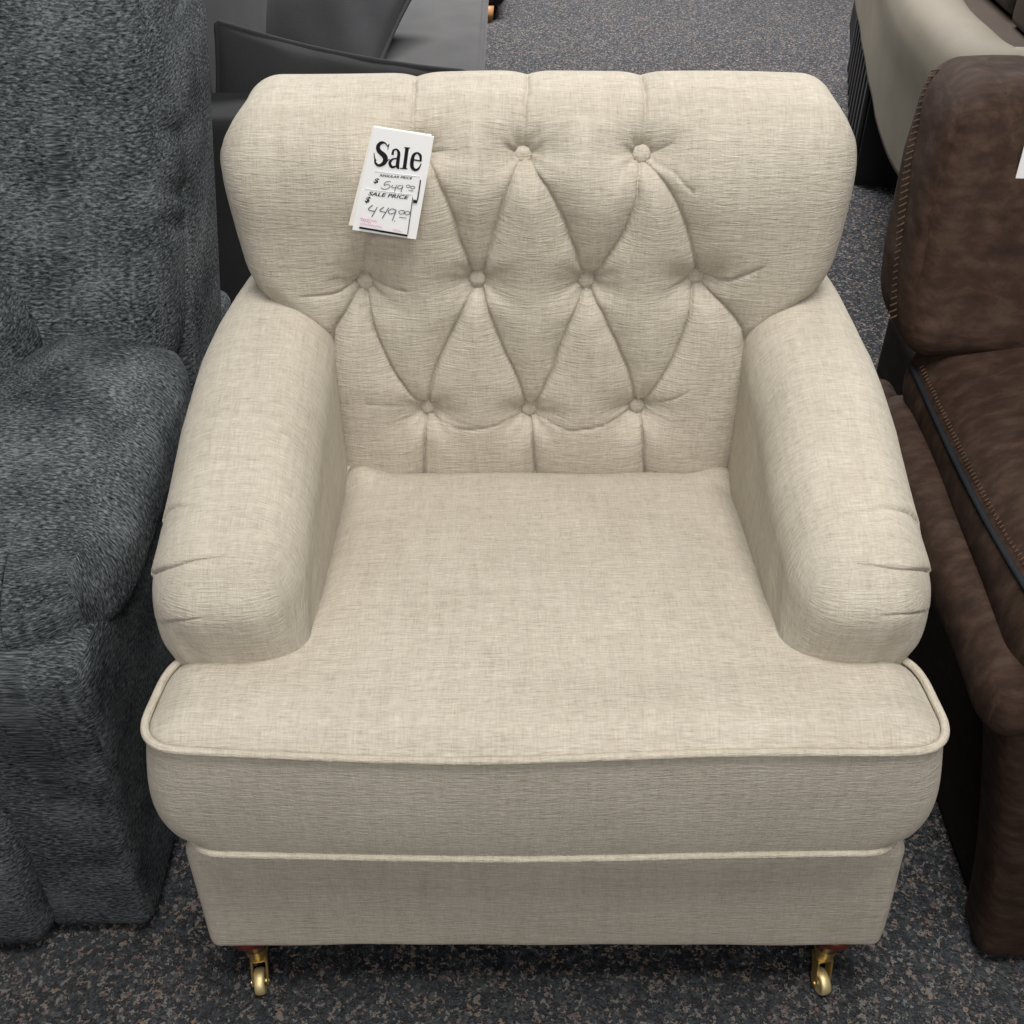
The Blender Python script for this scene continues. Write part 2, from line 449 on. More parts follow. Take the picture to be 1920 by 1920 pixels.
# button spots and fold lines of the tufting (photo positions, carried on to the surface)
BT = [(790, 272), (982, 280), (1208, 285), (680, 530), (895, 525), (1102, 527), (1310, 523), (800, 762), (993, 763), (1198, 757)]
LN = [  # points, depth, width
 ([(778, 150), (773, 200), (778, 262)], .0030, .008), ([(990, 146), (984, 200), (982, 270)], .0028, .008), ([(1204, 146), (1212, 205), (1208, 275)], .0030, .008),
 ([(790, 280), (838, 375), (866, 455), (886, 512)], .010, .013), ([(979, 292), (955, 345), (925, 440), (903, 512)], .010, .013),
 ([(986, 292), (1032, 360), (1066, 430), (1095, 512)], .010, .013), ([(1204, 300), (1190, 385), (1160, 452), (1112, 515)], .009, .013),
 ([(1214, 298), (1262, 360), (1295, 440), (1309, 510)], .009, .013), ([(786, 285), (735, 380), (690, 450), (676, 515)], .009, .02),
 ([(684, 545), (702, 605), (748, 695), (795, 752)], .0075, .013), ([(888, 540), (845, 620), (812, 690), (801, 748)], .010, .013),
 ([(903, 540), (935, 620), (968, 690), (988, 748)], .0095, .013), ([(1096, 542), (1062, 610), (1032, 690), (1003, 748)], .0095, .013),
 ([(1110, 542), (1148, 612), (1182, 690), (1194, 745)], .0095, .013), ([(1303, 538), (1292, 590), (1255, 672), (1208, 748)], .008, .013),
 ([(672, 542), (636, 590), (611, 634)], .010, .012), ([(1318, 532), (1370, 575), (1409, 627)], .011, .012),
 ([(674, 527), (630, 538), (565, 540)], .0055, .008), ([(1318, 520), (1370, 514), (1432, 484)], .0060, .009), ([(668, 522), (640, 516), (618, 513)], .003, .008),
 ([(799, 775), (795, 830), (795, 905)], .008, .011), ([(994, 778), (1000, 830), (1005, 900)], .0075, .011), ([(1204, 770), (1207, 830), (1209, 905)], .008, .011),
 ([(808, 772), (850, 784), (905, 783), (985, 767)], .0022, .016), ([(1002, 770), (1060, 784), (1110, 782), (1190, 762)], .0022, .016),
 ([(1206, 752), (1250, 735), (1292, 712)], .0035, .010), ([(790, 762), (740, 740), (690, 735)], .0012, .012),
 ([(1222, 285), (1262, 262)], .0035, .012), ([(1222, 300), (1262, 318), (1300, 352)], .0022, .008), ([(1270, 527), (1300, 525)], .003, .006), ([(700, 530), (760, 533)], .0025, .010),
]
dyc = lambda y: float(np.interp(y, [140, 290, 525, 765, 905], [0, 4, 16, 23, 12]))   # the folds sit deeper than the stuffing
BT = [(a, b+dyc(b)) for a, b in BT]; LN = [([(a, b+dyc(b)) for a, b in pts], dep, wd) for pts, dep, wd in LN]
SEAMS = []
for pts, dep, wd in LN:
    L = on_surface(V, N, pts); L = resamp(crom(np.vstack([L[:1], L[2:-2:3], L[-1:]]) if len(L) > 7 else L, 4), step=.005); SEAMS.append(L)
for L, (pts, dep, wd) in zip(SEAMS, LN):
    if dep > .0025 and wd < .015: V = squeeze(V, L, .0085, .7)
fld = np.zeros(len(V)); deep = np.zeros(len(V))
front = np.nonzero((V[:, 1] < .60) & (np.abs(V[:, 0]) < .36) & (V[:, 2] > .40))[0]
Vf = V[front]
ff = np.zeros(len(front)); gg = np.zeros(len(front))
for L, (pts, dep, wd) in zip(SEAMS, LN):
    if pts[0][1] < 160:   # seams over the roll     # carry the seam on over the top of the roll
        x0 = L[0][0]; L = np.vstack([[[x0, .60, .915], [x0, .56, .949], [x0, .525, .957], [x0, .49, .950]], L])
    d, t = segdist(Vf, L)
    end = np.ones(len(t))
    if wd < .0101 and len(pts) == 3 and dep < .007 and pts[0][1] > 400: end = np.clip(1.15-t, 0, 1)
    g = 1.0*dep*(.62*np.exp(-d/(wd*.75))+.38*np.exp(-(d/(wd*1.9))**2))*end
    ff += g**3
    gg = np.maximum(gg, end*min(1, dep/.006)*.0052*np.exp(-(d/.0013)**2))
BP = []
for b in BT:
    p = on_surface(V, N, [b, (b[0]+1, b[1])])[0]; BP.append(p)
    r = np.linalg.norm(Vf-p, axis=1)
    el = np.sqrt(((Vf[:, 0]-p[0])/1.15)**2+(Vf[:, 1]-p[1])**2+(Vf[:, 2]-p[2])**2)
    ph = np.arctan2(Vf[:, 2]-p[2], Vf[:, 0]-p[0])
    kk = 1.35 if b[1] < 300 else 1.15
    if b[1] < 300: el = np.sqrt(((Vf[:, 0]-p[0])/1.25)**2+(np.minimum(Vf[:, 2]-p[2], 0))**2+(np.maximum(Vf[:, 2]-p[2], 0)/1.35)**2+(Vf[:, 1]-p[1])**2)
    ff += (kk*.0235*np.exp(-(el/.0175)**1.35)*(1+.10*np.cos(7*ph+p[0]*40)+.06*np.cos(11*ph+p[2]*50))+.006*np.exp(-(r/.045)**2))**3
D = ff**(1/3)+gg
# stuffing swells between folds
puff = .005*np.clip(1-D/.010, 0, 1)**1.5*np.exp(-((Vf[:, 0]-0)/.26)**4)
Nf = N[front]
V2 = V.copy()
V2[front] += Nf*(puff-D)[:, None]
side = np.exp(-((np.abs(V2[:, 0])-.25)/.07)**2)*(V2[:, 1] < .5)
V2 += N*lumps(V, .0018, 20, 9)[:, None]
# pulled wrinkles near the ears
for (pts, dep) in (([(520, 560), (575, 600), (610, 640)], .003), ([(1450, 600), (1500, 570)], .003)):
    L = on_surface(V, N, pts); d, t = segdist(V, L); V2 += -N*(dep*np.exp(-(d/.012)**2))[:, None]
back = mk('backrest', V2, F, M_linen, chair, U)
for i, p in enumerate(BP):
    k = np.argmin(np.linalg.norm(V-p, axis=1)); c = V2[k]; n = N[k]
    prof_b = [(0.0001, -.010), (.0080, -.010), (.0096, -.002), (.0098, .0006), (.0090, .0024), (.0068, .0040), (.0038, .0048), (.0001, .0051)]
    prof_b = prof_b[::-1][::-1]
    nn = n/np.linalg.norm(n)
    Vb, Fb, _ = lathe(prof_b, c+nn*.0084, 28, nn)
    uvb = np.stack([Vb[:, 0]*1.0, Vb[:, 2]], 1)[Fb]
    mk('tufting_button', Vb, Fb, M_linen, chair, uvb)

# ---- T-shaped seat cushion
def round_poly(pts, rad, n=14):
    out = []; m = len(pts)
    for i in range(m):
        p0, p, p1 = [np.array(pts[(i+k) % m], float) for k in (-1, 0, 1)]
        a = (p0-p); la = np.linalg.norm(a); a /= la; b = (p1-p); lb = np.linalg.norm(b); b /= lb
        r = rad[i]; A = p+a*r; B = p+b*r
        t = np.linspace(0, 1, n)[:, None]
        out.append((1-t)**2*A+2*t*(1-t)*p+t*t*B)
    return np.vstack(out)
half = [(.0, -.027), (.389, -.018), (.384, .114), (.300, .106), (.247, .165), (.247, .455)]
rads = [.1, .040, .054, .026, .045, .035]
poly = [(x-.008*(x > .35), y) for x, y in half]+[(-x, y) for x, y in half[::-1] if x > 0]; rr = rads+rads[:0:-1]
OUT = round_poly(poly, rr)
OUT = resamp(OUT, n=900, closed=True)
for _ in range(3): OUT = (np.roll(OUT, 1, 0)+2*OUT+np.roll(OUT, -1, 0))/4
def ztop(x, y):   # height of the top welt
    return .512+(.0055+.0055*np.sin(x*10-.2)*np.cos(x*3))*smooth_step(.08, 0, y)+.003*smooth_step(.30, .38, np.abs(x))-.029*smooth_step(.12, .45, y)+.018*smooth_step(.39, .45, y)*smooth_step(.18, .24, np.abs(x))
def zbot(x, y): return .356+.002*np.sin(x*8)+0*y
ctr = np.array([0, .008]); nr = 190
rs = np.linspace(0, 1, nr)**.85
G = ctr+(OUT[None]-ctr)*rs[:, None, None]
# distance to outline, from a coarse copy of it
oc = OUT[::4]; P2 = G.reshape(-1, 2); dd = np.full(len(P2), 9.)
for i in range(0, len(oc)):
    a = oc[i]; b = oc[(i+1) % len(oc)]; ab = b-a
    t = np.clip(((P2-a)@ab)/(ab@ab), 0, 1); dd = np.minimum(dd, np.hypot(*(P2-a-t[:, None]*ab).T))
x, y = P2.T
crown = .016*(1-np.exp(-(dd/.019)**1.4))+.012*np.clip(1-(x/.36)**2, 0, 1)*np.clip(1-((y-.17)/.29)**2, 0, 1)
zt = ztop(x, y)*1+crown-.0035*np.exp(-dd/.004)
Vt = np.stack([x, y, zt], 1); Vt[:, 2] += lumps(Vt, .0016, 17, 21)
Ft = grid(nr, 900, cv=True)
N_ = normals(Vt, Ft)
if N_[nr*450, 2] < 0: Ft = Ft[:, ::-1].copy()
Ut = Vt[:, :2][Ft]
nb = 60; tv = np.linspace(0, 1, nb)
cen = np.array([0, .1]); tn = np.roll(OUT, -1, 0)-np.roll(OUT, 1, 0); tn /= np.linalg.norm(tn, axis=1)[:, None]
on = np.stack([tn[:, 1], -tn[:, 0]], 1)
if on[0]@(OUT[0]-cen) < 0: on = -on
halfb = [(.0, -.028), (.386, -.020), (.382, .114), (.300, .106), (.247, .165), (.247, .455)]
radb = [.1, .050, .054, .026, .045, .035]
polyb = [(x-.006*(x > .35), y) for x, y in halfb]+[(-x, y) for x, y in halfb[::-1] if x > 0]
OB = resamp(round_poly(polyb, radb+radb[:0:-1]), n=900, closed=True)
for _ in range(3): OB = (np.roll(OB, 1, 0)+2*OB+np.roll(OB, -1, 0))/4
Vs = np.zeros((nb, 900, 3))
for i, t in enumerate(tv):
    tb = t**2.5; xy = OUT*(1-tb)+OB*tb+on*(.0062*np.sin(np.pi*t)**.5)+on*np.abs(on[:, :1])*(.0135*np.sin(np.pi*t**1.9)**.7-.008*smooth_step(.88, 1, t))
    Vs[i, :, :2] = xy; Vs[i, :, 2] = ztop(*OUT.T)*(1-t)+zbot(*OUT.T)*t
Vs = Vs.reshape(-1, 3); Fs = grid(nb, 900, cv=True, flip=True)
sa = np.arange(900)*.0032
i, j = np.meshgrid(np.arange(nb-1), np.arange(900), indexing='ij'); i = i.ravel(); j = j.ravel()
ui = lambda i, j: np.stack([sa[j % 900]+(j//900)*2.88, -tv[i]*.16-1], 1)
Us = np.stack([ui(i, j), ui(i+1, j), ui(i+1, j+1), ui(i, j+1)], 1)[:, ::-1]
nS = normals(Vs, Fs)
if nS[30*900+5]@np.array([0, -1, 0]) < 0: Fs = Fs[:, ::-1].copy(); Us = Us[:, ::-1].copy()
Vs = Vs+nS*lumps(Vs, .0014, 20, 4)[:, None]*0
Vb_ = np.vstack([np.c_[OB, zbot(*OB.T)], [[0, .05, .352]]]); 
Fb_ = np.array([(900, k, (k+1) % 900, (k+1) % 900) for k in range(900)])
V, F, U = join([(Vt, Ft, Ut), (Vs, Fs, Us)])
seat = mk('seat_cushion', V, F, M_linen, chair, U)
M_welt = linen('welt_linen', (1, 1, .98))
for O_, zz, offs in ((OUT, ztop(*OUT.T)+.001, .0025), (OB, zbot(*OB.T)-.001, .0028)):
    P = np.c_[O_+on*offs-on*np.abs(on[:, :1])*(.008 if O_ is OB else 0), zz]
    V, F, U = tube(P, .0042, 12, closed=True); mk('piping', V, F, M_welt, seat, U)

# ---- legs with casters
def leg(x, y, sx):
    c = np.array([x, y, 0])
    V, F, _ = lathe([(.001, .075), (.0125, .075), (.0150, .079), (.0165, .086), (.0225, .100), (.027, .108), (.029, .116), (.029, .128), (.001, .128)], c, 32)
    L = mk('leg', V, F, M_mahog, chair, None)
    V, F, _ = lathe([(.001, .050), (.0085, .050), (.0105, .052), (.0115, .060), (.0135, .066), (.0145, .078), (.0152, .080), (.0152, .083), (.001, .083)], c, 28)
    mk('caster_cup', V, F, M_brass, L)
    w = c+np.array([0, -.016 if y < .3 else .016, .0165])     # wheel centre
    ax = Vector((1, .16*sx, 0)).normalized()
    parts = []
    A = np.array(ax); Bk = np.cross([0, 0, 1], A)
    for s in (-1, 1):      # fork cheeks: tapered plates
        o = w+A*s*.0092
        top = c+np.array([0, 0, .050])+A*s*.0092
        pl = [top-Bk*.0085, top+Bk*.0085, w+A*s*.0092+Bk*.0055+np.array([0, 0, -.002]), w+A*s*.0092-Bk*.0055+np.array([0, 0, -.002])]
        q = np.array([p-A*.0012 for p in pl]+[p+A*.0012 for p in pl])
        parts.append((q, np.array([[3, 2, 1, 0], [4, 5, 6, 7], [0, 1, 5, 4], [1, 2, 6, 5], [2, 3, 7, 6], [3, 0, 4, 7]]), None))
        Vp, Fp, _ = lathe([(.0001, -.0030), (.0034, -.0030), (.0034, .0018), (.0001, .0028)], o, 16, A*s); parts.append((Vp, Fp, None))
    t = c+np.array([0, 0, .050]); h = .0022
    q = np.array([t-A*.0104-Bk*.0088-[0, 0, h], t+A*.0104-Bk*.0088-[0, 0, h], t+A*.0104+Bk*.0088-[0, 0, h], t-A*.0104+Bk*.0088-[0, 0, h]]); q = np.vstack([q, q+[0, 0, 2*h]])
    parts.append((q, np.array([[3, 2, 1, 0], [4, 5, 6, 7], [0, 1, 5, 4], [1, 2, 6, 5], [2, 3, 7, 6], [3, 0, 4, 7]]), None))
    V, F, _ = join(parts); mk('fork', V, F, M_brass, L, smooth=False)
    V, F, _ = lathe([(.0001, -.0062), (.0035, -.0062), (.0040, -.0040), (.0110, -.0040), (.0130, -.0066), (.0152, -.0062), (.0165, -.0040), (.0169, 0), (.0165, .0040), (.0152, .0062), (.0130, .0066), (.0110, .0040), (.0040, .0040), (.0035, .0062), (.0001, .0062)], w+[0, 0, .0003], 40, A)
    mk('wheel', V, F, M_wheel, L)
leg(-.352, .030, 1); leg(.352, .030, 1.5); leg(-.345, .56, 1); leg(.345, .56, 1)

# ================================================================= PRICE TAG
TY = .4215
tag = thing('price_tag', 'white paper sale tag with handwritten prices pinned to the tufted beige backrest', 'price tag', tuple(at(735, 440, y=TY)))
def quad(name, pts, lay, mat, th=.0008, parent=tag, y0=TY, curl=0):
    P = np.array([at(px, py, y=y0) for px, py in pts])
    n = 8
    top = np.linspace(P[0], P[1], n); bot = np.linspace(P[3], P[2], n)
    Gd = np.linspace(0, 1, n)[None, :, None]*0+np.stack([top*(1-t)+bot*t for t in np.linspace(0, 1, n)])
    cx = (np.linspace(-1, 1, n)**2)[None, :]; cy = (np.linspace(0, 1, n)**2)[:, None]
    Gd[:, :, 1] += -lay-curl*(cx*.5+cy)
    A = Gd.reshape(-1, 3); B = A+[0, th, 0]
    Fa = grid(n, n); Fb = Fa[:, ::-1]+n*n
    ed = [k for k in range(n)]+[k*n+n-1 for k in range(1, n)]+[(n-1)*n+k for k in range(n-2, -1, -1)]+[k*n for k in range(n-2, 0, -1)]
    Fe = np.array([(ed[k], ed[(k+1) % len(ed)], ed[(k+1) % len(ed)]+n*n, ed[k]+n*n) for k in range(len(ed))])
    V = np.vstack([A, B]); F = np.vstack([Fa, Fb, Fe])
    return mk(name, V, F, mat, parent, smooth=False)
ZX = lambda p: (620+p[0]/6.858, 200+p[1]/6.858)
def ribbon(paths, lay, y0=TY, zx=ZX):
    parts = []
    for pts, ws in paths:
        pts = np.array(pts, float)
        if np.isscalar(ws): ws = [ws]*len(pts)
        Q = np.c_[pts, ws]; Q = crom(Q, 7) if len(Q) > 2 else resamp(Q, n=3)
        p, w = Q[:, :2], np.maximum(Q[:, 2], 2)
        t = np.gradient(p, axis=0); t /= np.linalg.norm(t, axis=1)[:, None]+1e-9
        nn = np.stack([-t[:, 1], t[:, 0]], 1)
        a = p+nn*w[:, None]/2; b = p-nn*w[:, None]/2
        V = np.array([at(*zx(q), y=y0) for q in np.vstack([a, b])]); V[:, 1] -= lay
        n = len(p); F = np.array([(k, k+1, n+k+1, n+k) for k in range(n-1)])
        parts.append((V, F, None))
    V, F, _ = join(parts); return V, F
Z = lambda *p: [ZX(q) for q in p]
quad('card', Z((545, 245), (1300, 360), (1060, 1640), (230, 1520)), .0004, M_cardw)
quad('card', Z((560, 252), (1330, 378), (1098, 1698), (280, 1575)), .0016, M_card)
l1 = quad('price_label', Z((568, 822), (1150, 888), (1118, 1215), (500, 1130)), .0024, M_card, .0004)
l2 = quad('price_label', Z((440, 1040), (1060, 1120), (985, 1640), (365, 1525)), .0031, M_card, .0004)
card2 = tag
S = [([(752, 470), (742, 510), (735, 548)], [16, 12, 6]), ([(742, 505), (700, 458), (650, 455), (612, 500), (625, 560), (690, 620), (706, 675), (675, 725), (620, 745), (578, 712), (568, 655)], [12, 20, 40, 50, 56, 66, 62, 48, 34, 26, 12]), ([(560, 582), (566, 640), (585, 690)], [8, 14, 16]),
     ([(797, 610), (808, 555), (850, 540), (878, 585), (868, 680), (862, 755), (880, 790)], [34, 26, 22, 38, 44, 44, 20]), ([(868, 655), (800, 665), (762, 712), (790, 765), (855, 752)], [14, 24, 36, 34, 16]),
     ([(985, 520), (968, 650), (950, 782)], [46, 46, 46]), ([(948, 516), (1022, 522)], 14), ([(895, 782), (988, 788)], 14), ([(720, 690), (760, 665)], 12),
     ([(1050, 672), (1100, 678), (1168, 690)], 18), ([(1160, 690), (1155, 620), (1115, 585), (1070, 612), (1048, 690), (1050, 765), (1088, 802), (1132, 785), (1166, 722)], [26, 34, 24, 38, 48, 46, 34, 24, 10])]
V, F = ribbon(S, .0021); mk('lettering', V, F, M_ink, tag, smooth=False)
blk = [([(1158, 930), (1118, 1190)], 16), ([(1062, 1200), (1116, 1208)], 42), ([(575, 822), (1150, 890)], 4)]
V, F = ribbon(blk, .0028); mk('printed_border', V, F, M_ink, l1, smooth=False)
blk = [([(372, 1535), (990, 1640)], 26), ([(1058, 1150), (992, 1620)], 10), ([(440, 1040), (1060, 1118)], 4)]
V, F = ribbon(blk, .0036); mk('printed_border', V, F, M_ink, l2, smooth=False)
def text(txt, p0, p1, h, lay, parent, mat, shear=.3, sy=1.0):
    cu = bpy.data.curves.new('t', 'FONT'); cu.body = txt; cu.shear = shear; cu.offset = .018; cu.resolution_u = 4
    o = bpy.data.objects.new('t', cu); COL.objects.link(o)
    bpy.context.view_layer.update()
    me = bpy.data.meshes.new_from_object(o.evaluated_get(bpy.context.evaluated_depsgraph_get()))
    co = np.array([v.co[:] for v in me.vertices]); fs = [tuple(p.vertices) for p in me.polygons]
    bpy.data.objects.remove(o); bpy.data.meshes.remove(me)
    co[:, 0] -= co[:, 0].min(); L = co[:, 0].max(); p0 = np.array(p0, float); p1 = np.array(p1, float)
    e = (p1-p0)/L; dn = np.array([-e[1], e[0]]); dn /= np.linalg.norm(dn)
    V = []
    for c in co:
        q = p0+e*c[0]-dn*c[1]/.7*h; V.append(at(*ZX(q), y=TY)-np.array([0, lay, 0]))
    mk('lettering', np.array(V), fs, mat, parent, smooth=False)
text('REGULAR PRICE', (632, 882), (1055, 922), 30, .0028, l1, M_ink)
text('$', (552, 962), (622, 972), 62, .0028, l1, M_ink)
text('SALE PRICE', (487, 1118), (1008, 1172), 46, .0036, l2, M_ink)
text('$', (440, 1205), (512, 1215), 72, .0036, l2, M_ink)
P = 9
pen1 = [([(775, 948), (712, 955), (690, 995), (740, 985), (768, 1008), (735, 1040), (680, 1045), (648, 1022)], P), ([(800, 990), (790, 1022), (850, 1030)], P), ([(850, 992), (822, 1080)], P),
        ([(915, 1000), (880, 1000), (862, 1028), (895, 1042), (930, 1018), (928, 990)], P), ([(930, 1010), (905, 1085)], P),
        ([(1000, 990), (975, 1002), (985, 1022), (1015, 1018), (1020, 998), (1000, 990)], P-1), ([(1050, 1005), (1030, 1018), (1045, 1040), (1078, 1036), (1080, 1012), (1050, 1005)], P-1), ([(1005, 1060), (1065, 1070)], P-2)]
V, F = ribbon(pen1, .0029); mk('handwriting', V, F, M_pen, l1, smooth=False)
pen2 = [([(545, 1245), (490, 1302), (570, 1328)], P+2), ([(605, 1270), (530, 1400)], P+2), ([(690, 1270), (635, 1315), (705, 1340)], P+2), ([(750, 1280), (665, 1415)], P+2),
        ([(840, 1310), (790, 1295), (745, 1325), (770, 1358), (830, 1340), (848, 1305)], P+1), ([(845, 1320), (795, 1445)], P+2), ([(822, 1452), (835, 1450)], 9),
        ([(920, 1312), (880, 1330), (900, 1360), (945, 1350), (950, 1322), (920, 1312)], P), ([(985, 1325), (955, 1345), (975, 1370), (1012, 1362), (1015, 1335), (985, 1325)], P), ([(885, 1402), (980, 1414)], P-1)]
V, F = ribbon(pen2, .0037); mk('handwriting', V, F, M_pen, l2, smooth=False)
rp = np.random.default_rng(3); pk = []
for (xa, ya, xb, yb) in ((385, 1415, 600, 1455), (380, 1480, 660, 1530), (800, 1555, 910, 1585), (395, 1440, 520, 1470)):
    n = int((xb-xa)/13); pk.append(([(xa+(xb-xa)*k/n, ya+(yb-ya)*k/n+(13 if k % 2 else -13)*rp.uniform(.4, 1)) for k in range(n+1)], 5))
V, F = ribbon(pk, .0037); mk('handwriting', V, F, M_pink, l2, smooth=False)

# ================================================================= LEFT GREY RECLINER
rl = thing('recliner', 'blue-grey heather chenille recliner with padded arm, left of the beige armchair', 'recliner', (-.8, .4, 0))
def shear_back(V, y0, z0, k):
    V = V.copy(); V[:, 1] += (V[:, 2]-z0)*k; return V
V, F, U = rbox((-.640, .085, .012), (-.500, .88, .52), (.02, .025, .02), .012, 'side')
V[:, 0] -= .0*V[:, 2]; N = normals(V, F)
up = smooth_step(.30, .50, V[:, 2]); V[:, 1] -= .012*up*smooth_step(.3, .1, V[:, 1])
V[:, 0] += .025*smooth_step(.1, .5, V[:, 2])*(V[:, 0] > -.57)
V += N*lumps(V, .003, 11, 31)[:, None]
mk('arm_panel', V, F, M_chen, rl, U)
V, F, U = rbox((-.80, .105, .462), (-.446, .625, .622), (.10, .13, .066), .007)
x, y, z = V.T.copy()
V[:, 2] += np.interp(y, [.1, .2, .35, .5, .63], [-.022, -.006, .010, .022, .012])
V[:, 0] += np.interp(y, [.1, .2, .35, .5, .63], [-.014, -.004, 0, -.0, -.012])*(x > -.55)
V[:, 0] += np.interp(y, [.1, .30, .5, .63], [-.02, .02, .13, .20])*smooth_step(-.56, -.78, x)
N = normals(V, F); V += N*lumps(V, .0022, 14, 32)[:, None]
mk('arm_pad', V, F, M_chen, rl, U)
V, F, U = rbox((-1.25, .052, .012), (-.622, .30, .44), (.03, .03, .05), .014, 'side')
V[:, 0] += .01*smooth_step(.05, .42, V[:, 2])*(V[:, 0] > -.9)
V[:, 1] += .05*smooth_step(.1, .44, V[:, 2])*smooth_step(.25, .1, V[:, 1])
N = normals(V, F); V += N*lumps(V, .004, 14, 33)[:, None]
mk('footrest', V, F, M_chen, rl, U)
V, F, U = rbox((-1.2, .15, .30), (-.655, .65, .50), (.05, .06, .05), .02)
mk('seat_cushion', V, F, M_chen, rl, U)
V, F, U = rbox((-1.15, .505, .555), (-.468, .70, 1.16), (.050, .07, .07), .0085, 'side')
V = shear_back(V, 0, .60, .62)
z = V[:, 2]
V[:, 0] += (.012*smooth_step(.62, .80, z)-.03*smooth_step(.80, 1.1, z))*(V[:, 0] > -.6)
N = normals(V, F)
L = np.array([at(-20, 440, y=.54), at(60, 560, y=.51), at(110, 668, y=.49)])
d, t = segdist(V, L); V -= N*(.02*np.exp(-d/.03))[:, None]
for pts in ([(372, 230), (345, 250), (300, 235)], [(380, 345), (350, 365), (320, 355)], [(385, 415), (340, 425), (300, 420)], [(380, 120), (350, 130)]):
    Lp = on_surface(V, N, pts); d, t = segdist(V, Lp); V -= N*(.006*np.exp(-(d/.010)**2))[:, None]
V += N*lumps(V, .0025, 12, 34)[:, None]
mk('back_cushion', V, F, M_chen, rl, U)
V, F, U = rbox((-1.15, .60, .45), (-.454, .80, .95), (.03, .05, .05), .02, 'side')
V = shear_back(V, 0, .60, .55); mk('back_shell', V, F, M_chen, rl, U)
V, F, U = rbox((-1.1, .425, .48), (-.628, .60, .765), (.05, .055, .09), .009, 'side')
V = shear_back(V, 0, .60, .25); V[:, 0] -= .06*smooth_step(.62, .76, V[:, 2])*(V[:, 0] > -.8)
N = normals(V, F); V += N*lumps(V, .004, 16, 35)[:, None]
mk('lumbar_cushion', V, F, M_chen, rl, U)

# ================================================================= RIGHT BROWN RECLINER
rr_ = thing('recliner', 'dark brown suede recliner with whip-stitched seams, right of the beige armchair', 'recliner', (.8, .4, 0))
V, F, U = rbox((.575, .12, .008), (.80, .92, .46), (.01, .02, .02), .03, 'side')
mk('side_panel', V, F, M_suede_shade, rr_, U)  # suede darkened to stand for the shaded gap beside the armchair
V, F, U = rbox((.560, .045, .008), (.86, .13, .50), (.022, .03, .02), .012, 'side')
V[:, 0] -= .105*np.clip(V[:, 2]/.5, 0, 1)**1.3*smooth_step(.75, .6, V[:, 0])
N = normals(V, F); V += N*lumps(V, .003, 13, 41)[:, None]
mk('front_panel', V, F, M_suede, rr_, U)
V, F, U = rbox((.443, .045, .455), (.58, .60, .540), (.032, .05, .040), .008)
V[:, 2] += np.interp(V[:, 1], [.05, .3, .5, .6], [-.02, 0, .01, -.02]); V[:, 0] += np.interp(V[:, 1], [.05, .35, .5, .6], [.005, -.01, -.006, .015])
N = normals(V, F); V += N*lumps(V, .003, 20, 42)[:, None]
mk('arm_roll', V, F, M_suede, rr_, U)
V, F, U = rbox((.472, .06, .505), (.78, .60, .612), (.045, .06, .05), .0075)
V[:, 2] += .034*np.sin(np.clip((V[:, 0]-.47)/.28, 0, 1)*np.pi)*smooth_step(.53, .60, V[:, 2])+np.interp(V[:, 1], [.06, .2, .4, .6], [-.035, -.01, .0, -.006])
V[:, 0] += np.interp(V[:, 1], [.06, .3, .5, .6], [.0, .0, .002, .012])*(V[:, 0] < .6)
N = normals(V, F)
for k in range(9):       # pulls running in from the welt
    y0 = .12+.05*k+random.uniform(-.01, .01)
    L = np.array([[.49, y0, .59], [.56, y0+.015, .61], [.66, y0+.03, .62]]); d, t = segdist(V, L)
    V -= N*(.0022*np.exp(-(d/.010)**2)*(1-t))[:, None]
V += N*lumps(V, .003, 16, 43)[:, None]
pad = mk('arm_pad', V, F, M_suede, rr_, U)
N = normals(V, F)
ZP = on_surface(V, N, [(1712, 690), (1742, 760), (1785, 850), (1842, 960), (1890, 1050), (1935, 1120)])
def fair(P, dg=3):
    yy = np.linspace(P[:, 1].max(), P[:, 1].min(), 60)
    return np.stack([np.polyval(np.polyfit(P[:, 1], P[:, 0], dg), yy), yy, np.polyval(np.polyfit(P[:, 1], P[:, 2], dg), yy)], 1)
ZP = resamp(fair(ZP), step=.006); ZP = ZP+np.array([-.001, 0, .0012])
Vz, Fz, Uz = tube(ZP, .0034, 10); mk('zip_tape', Vz, Fz, M_zip, pad, Uz)
def stitches(path, nrm, ln, gap, r, parent, slant=.4):
    P = resamp(path, step=gap)+np.array(nrm)*.0008; T = np.gradient(P, axis=0); T /= np.linalg.norm(T, axis=1)[:, None]
    parts = []
    for p, t in zip(P, T):
        s = np.cross(t, nrm); s /= np.linalg.norm(s); n = np.cross(s, t)
        a = p-s*ln/2-t*ln*slant/2; b = p+s*ln/2+t*ln*slant/2
        m = p+np.array(nrm)*r*.8
        v, f, u = tube(crom([a-np.array(nrm)*r, m, b-np.array(nrm)*r], 4), r, 6); parts.append((v, f, u))
    V, F, U = join(parts); return mk('stitching', V, F, M_thread, parent, U)
SP = on_surface(V, N, [(1732, 690), (1758, 745), (1805, 850), (1862, 955), (1905, 1030), (1940, 1080)])
SP = resamp(fair(SP), step=.004)
stitches(SP, (-.3, -.3, .9), .006, .0065, .0008, pad)
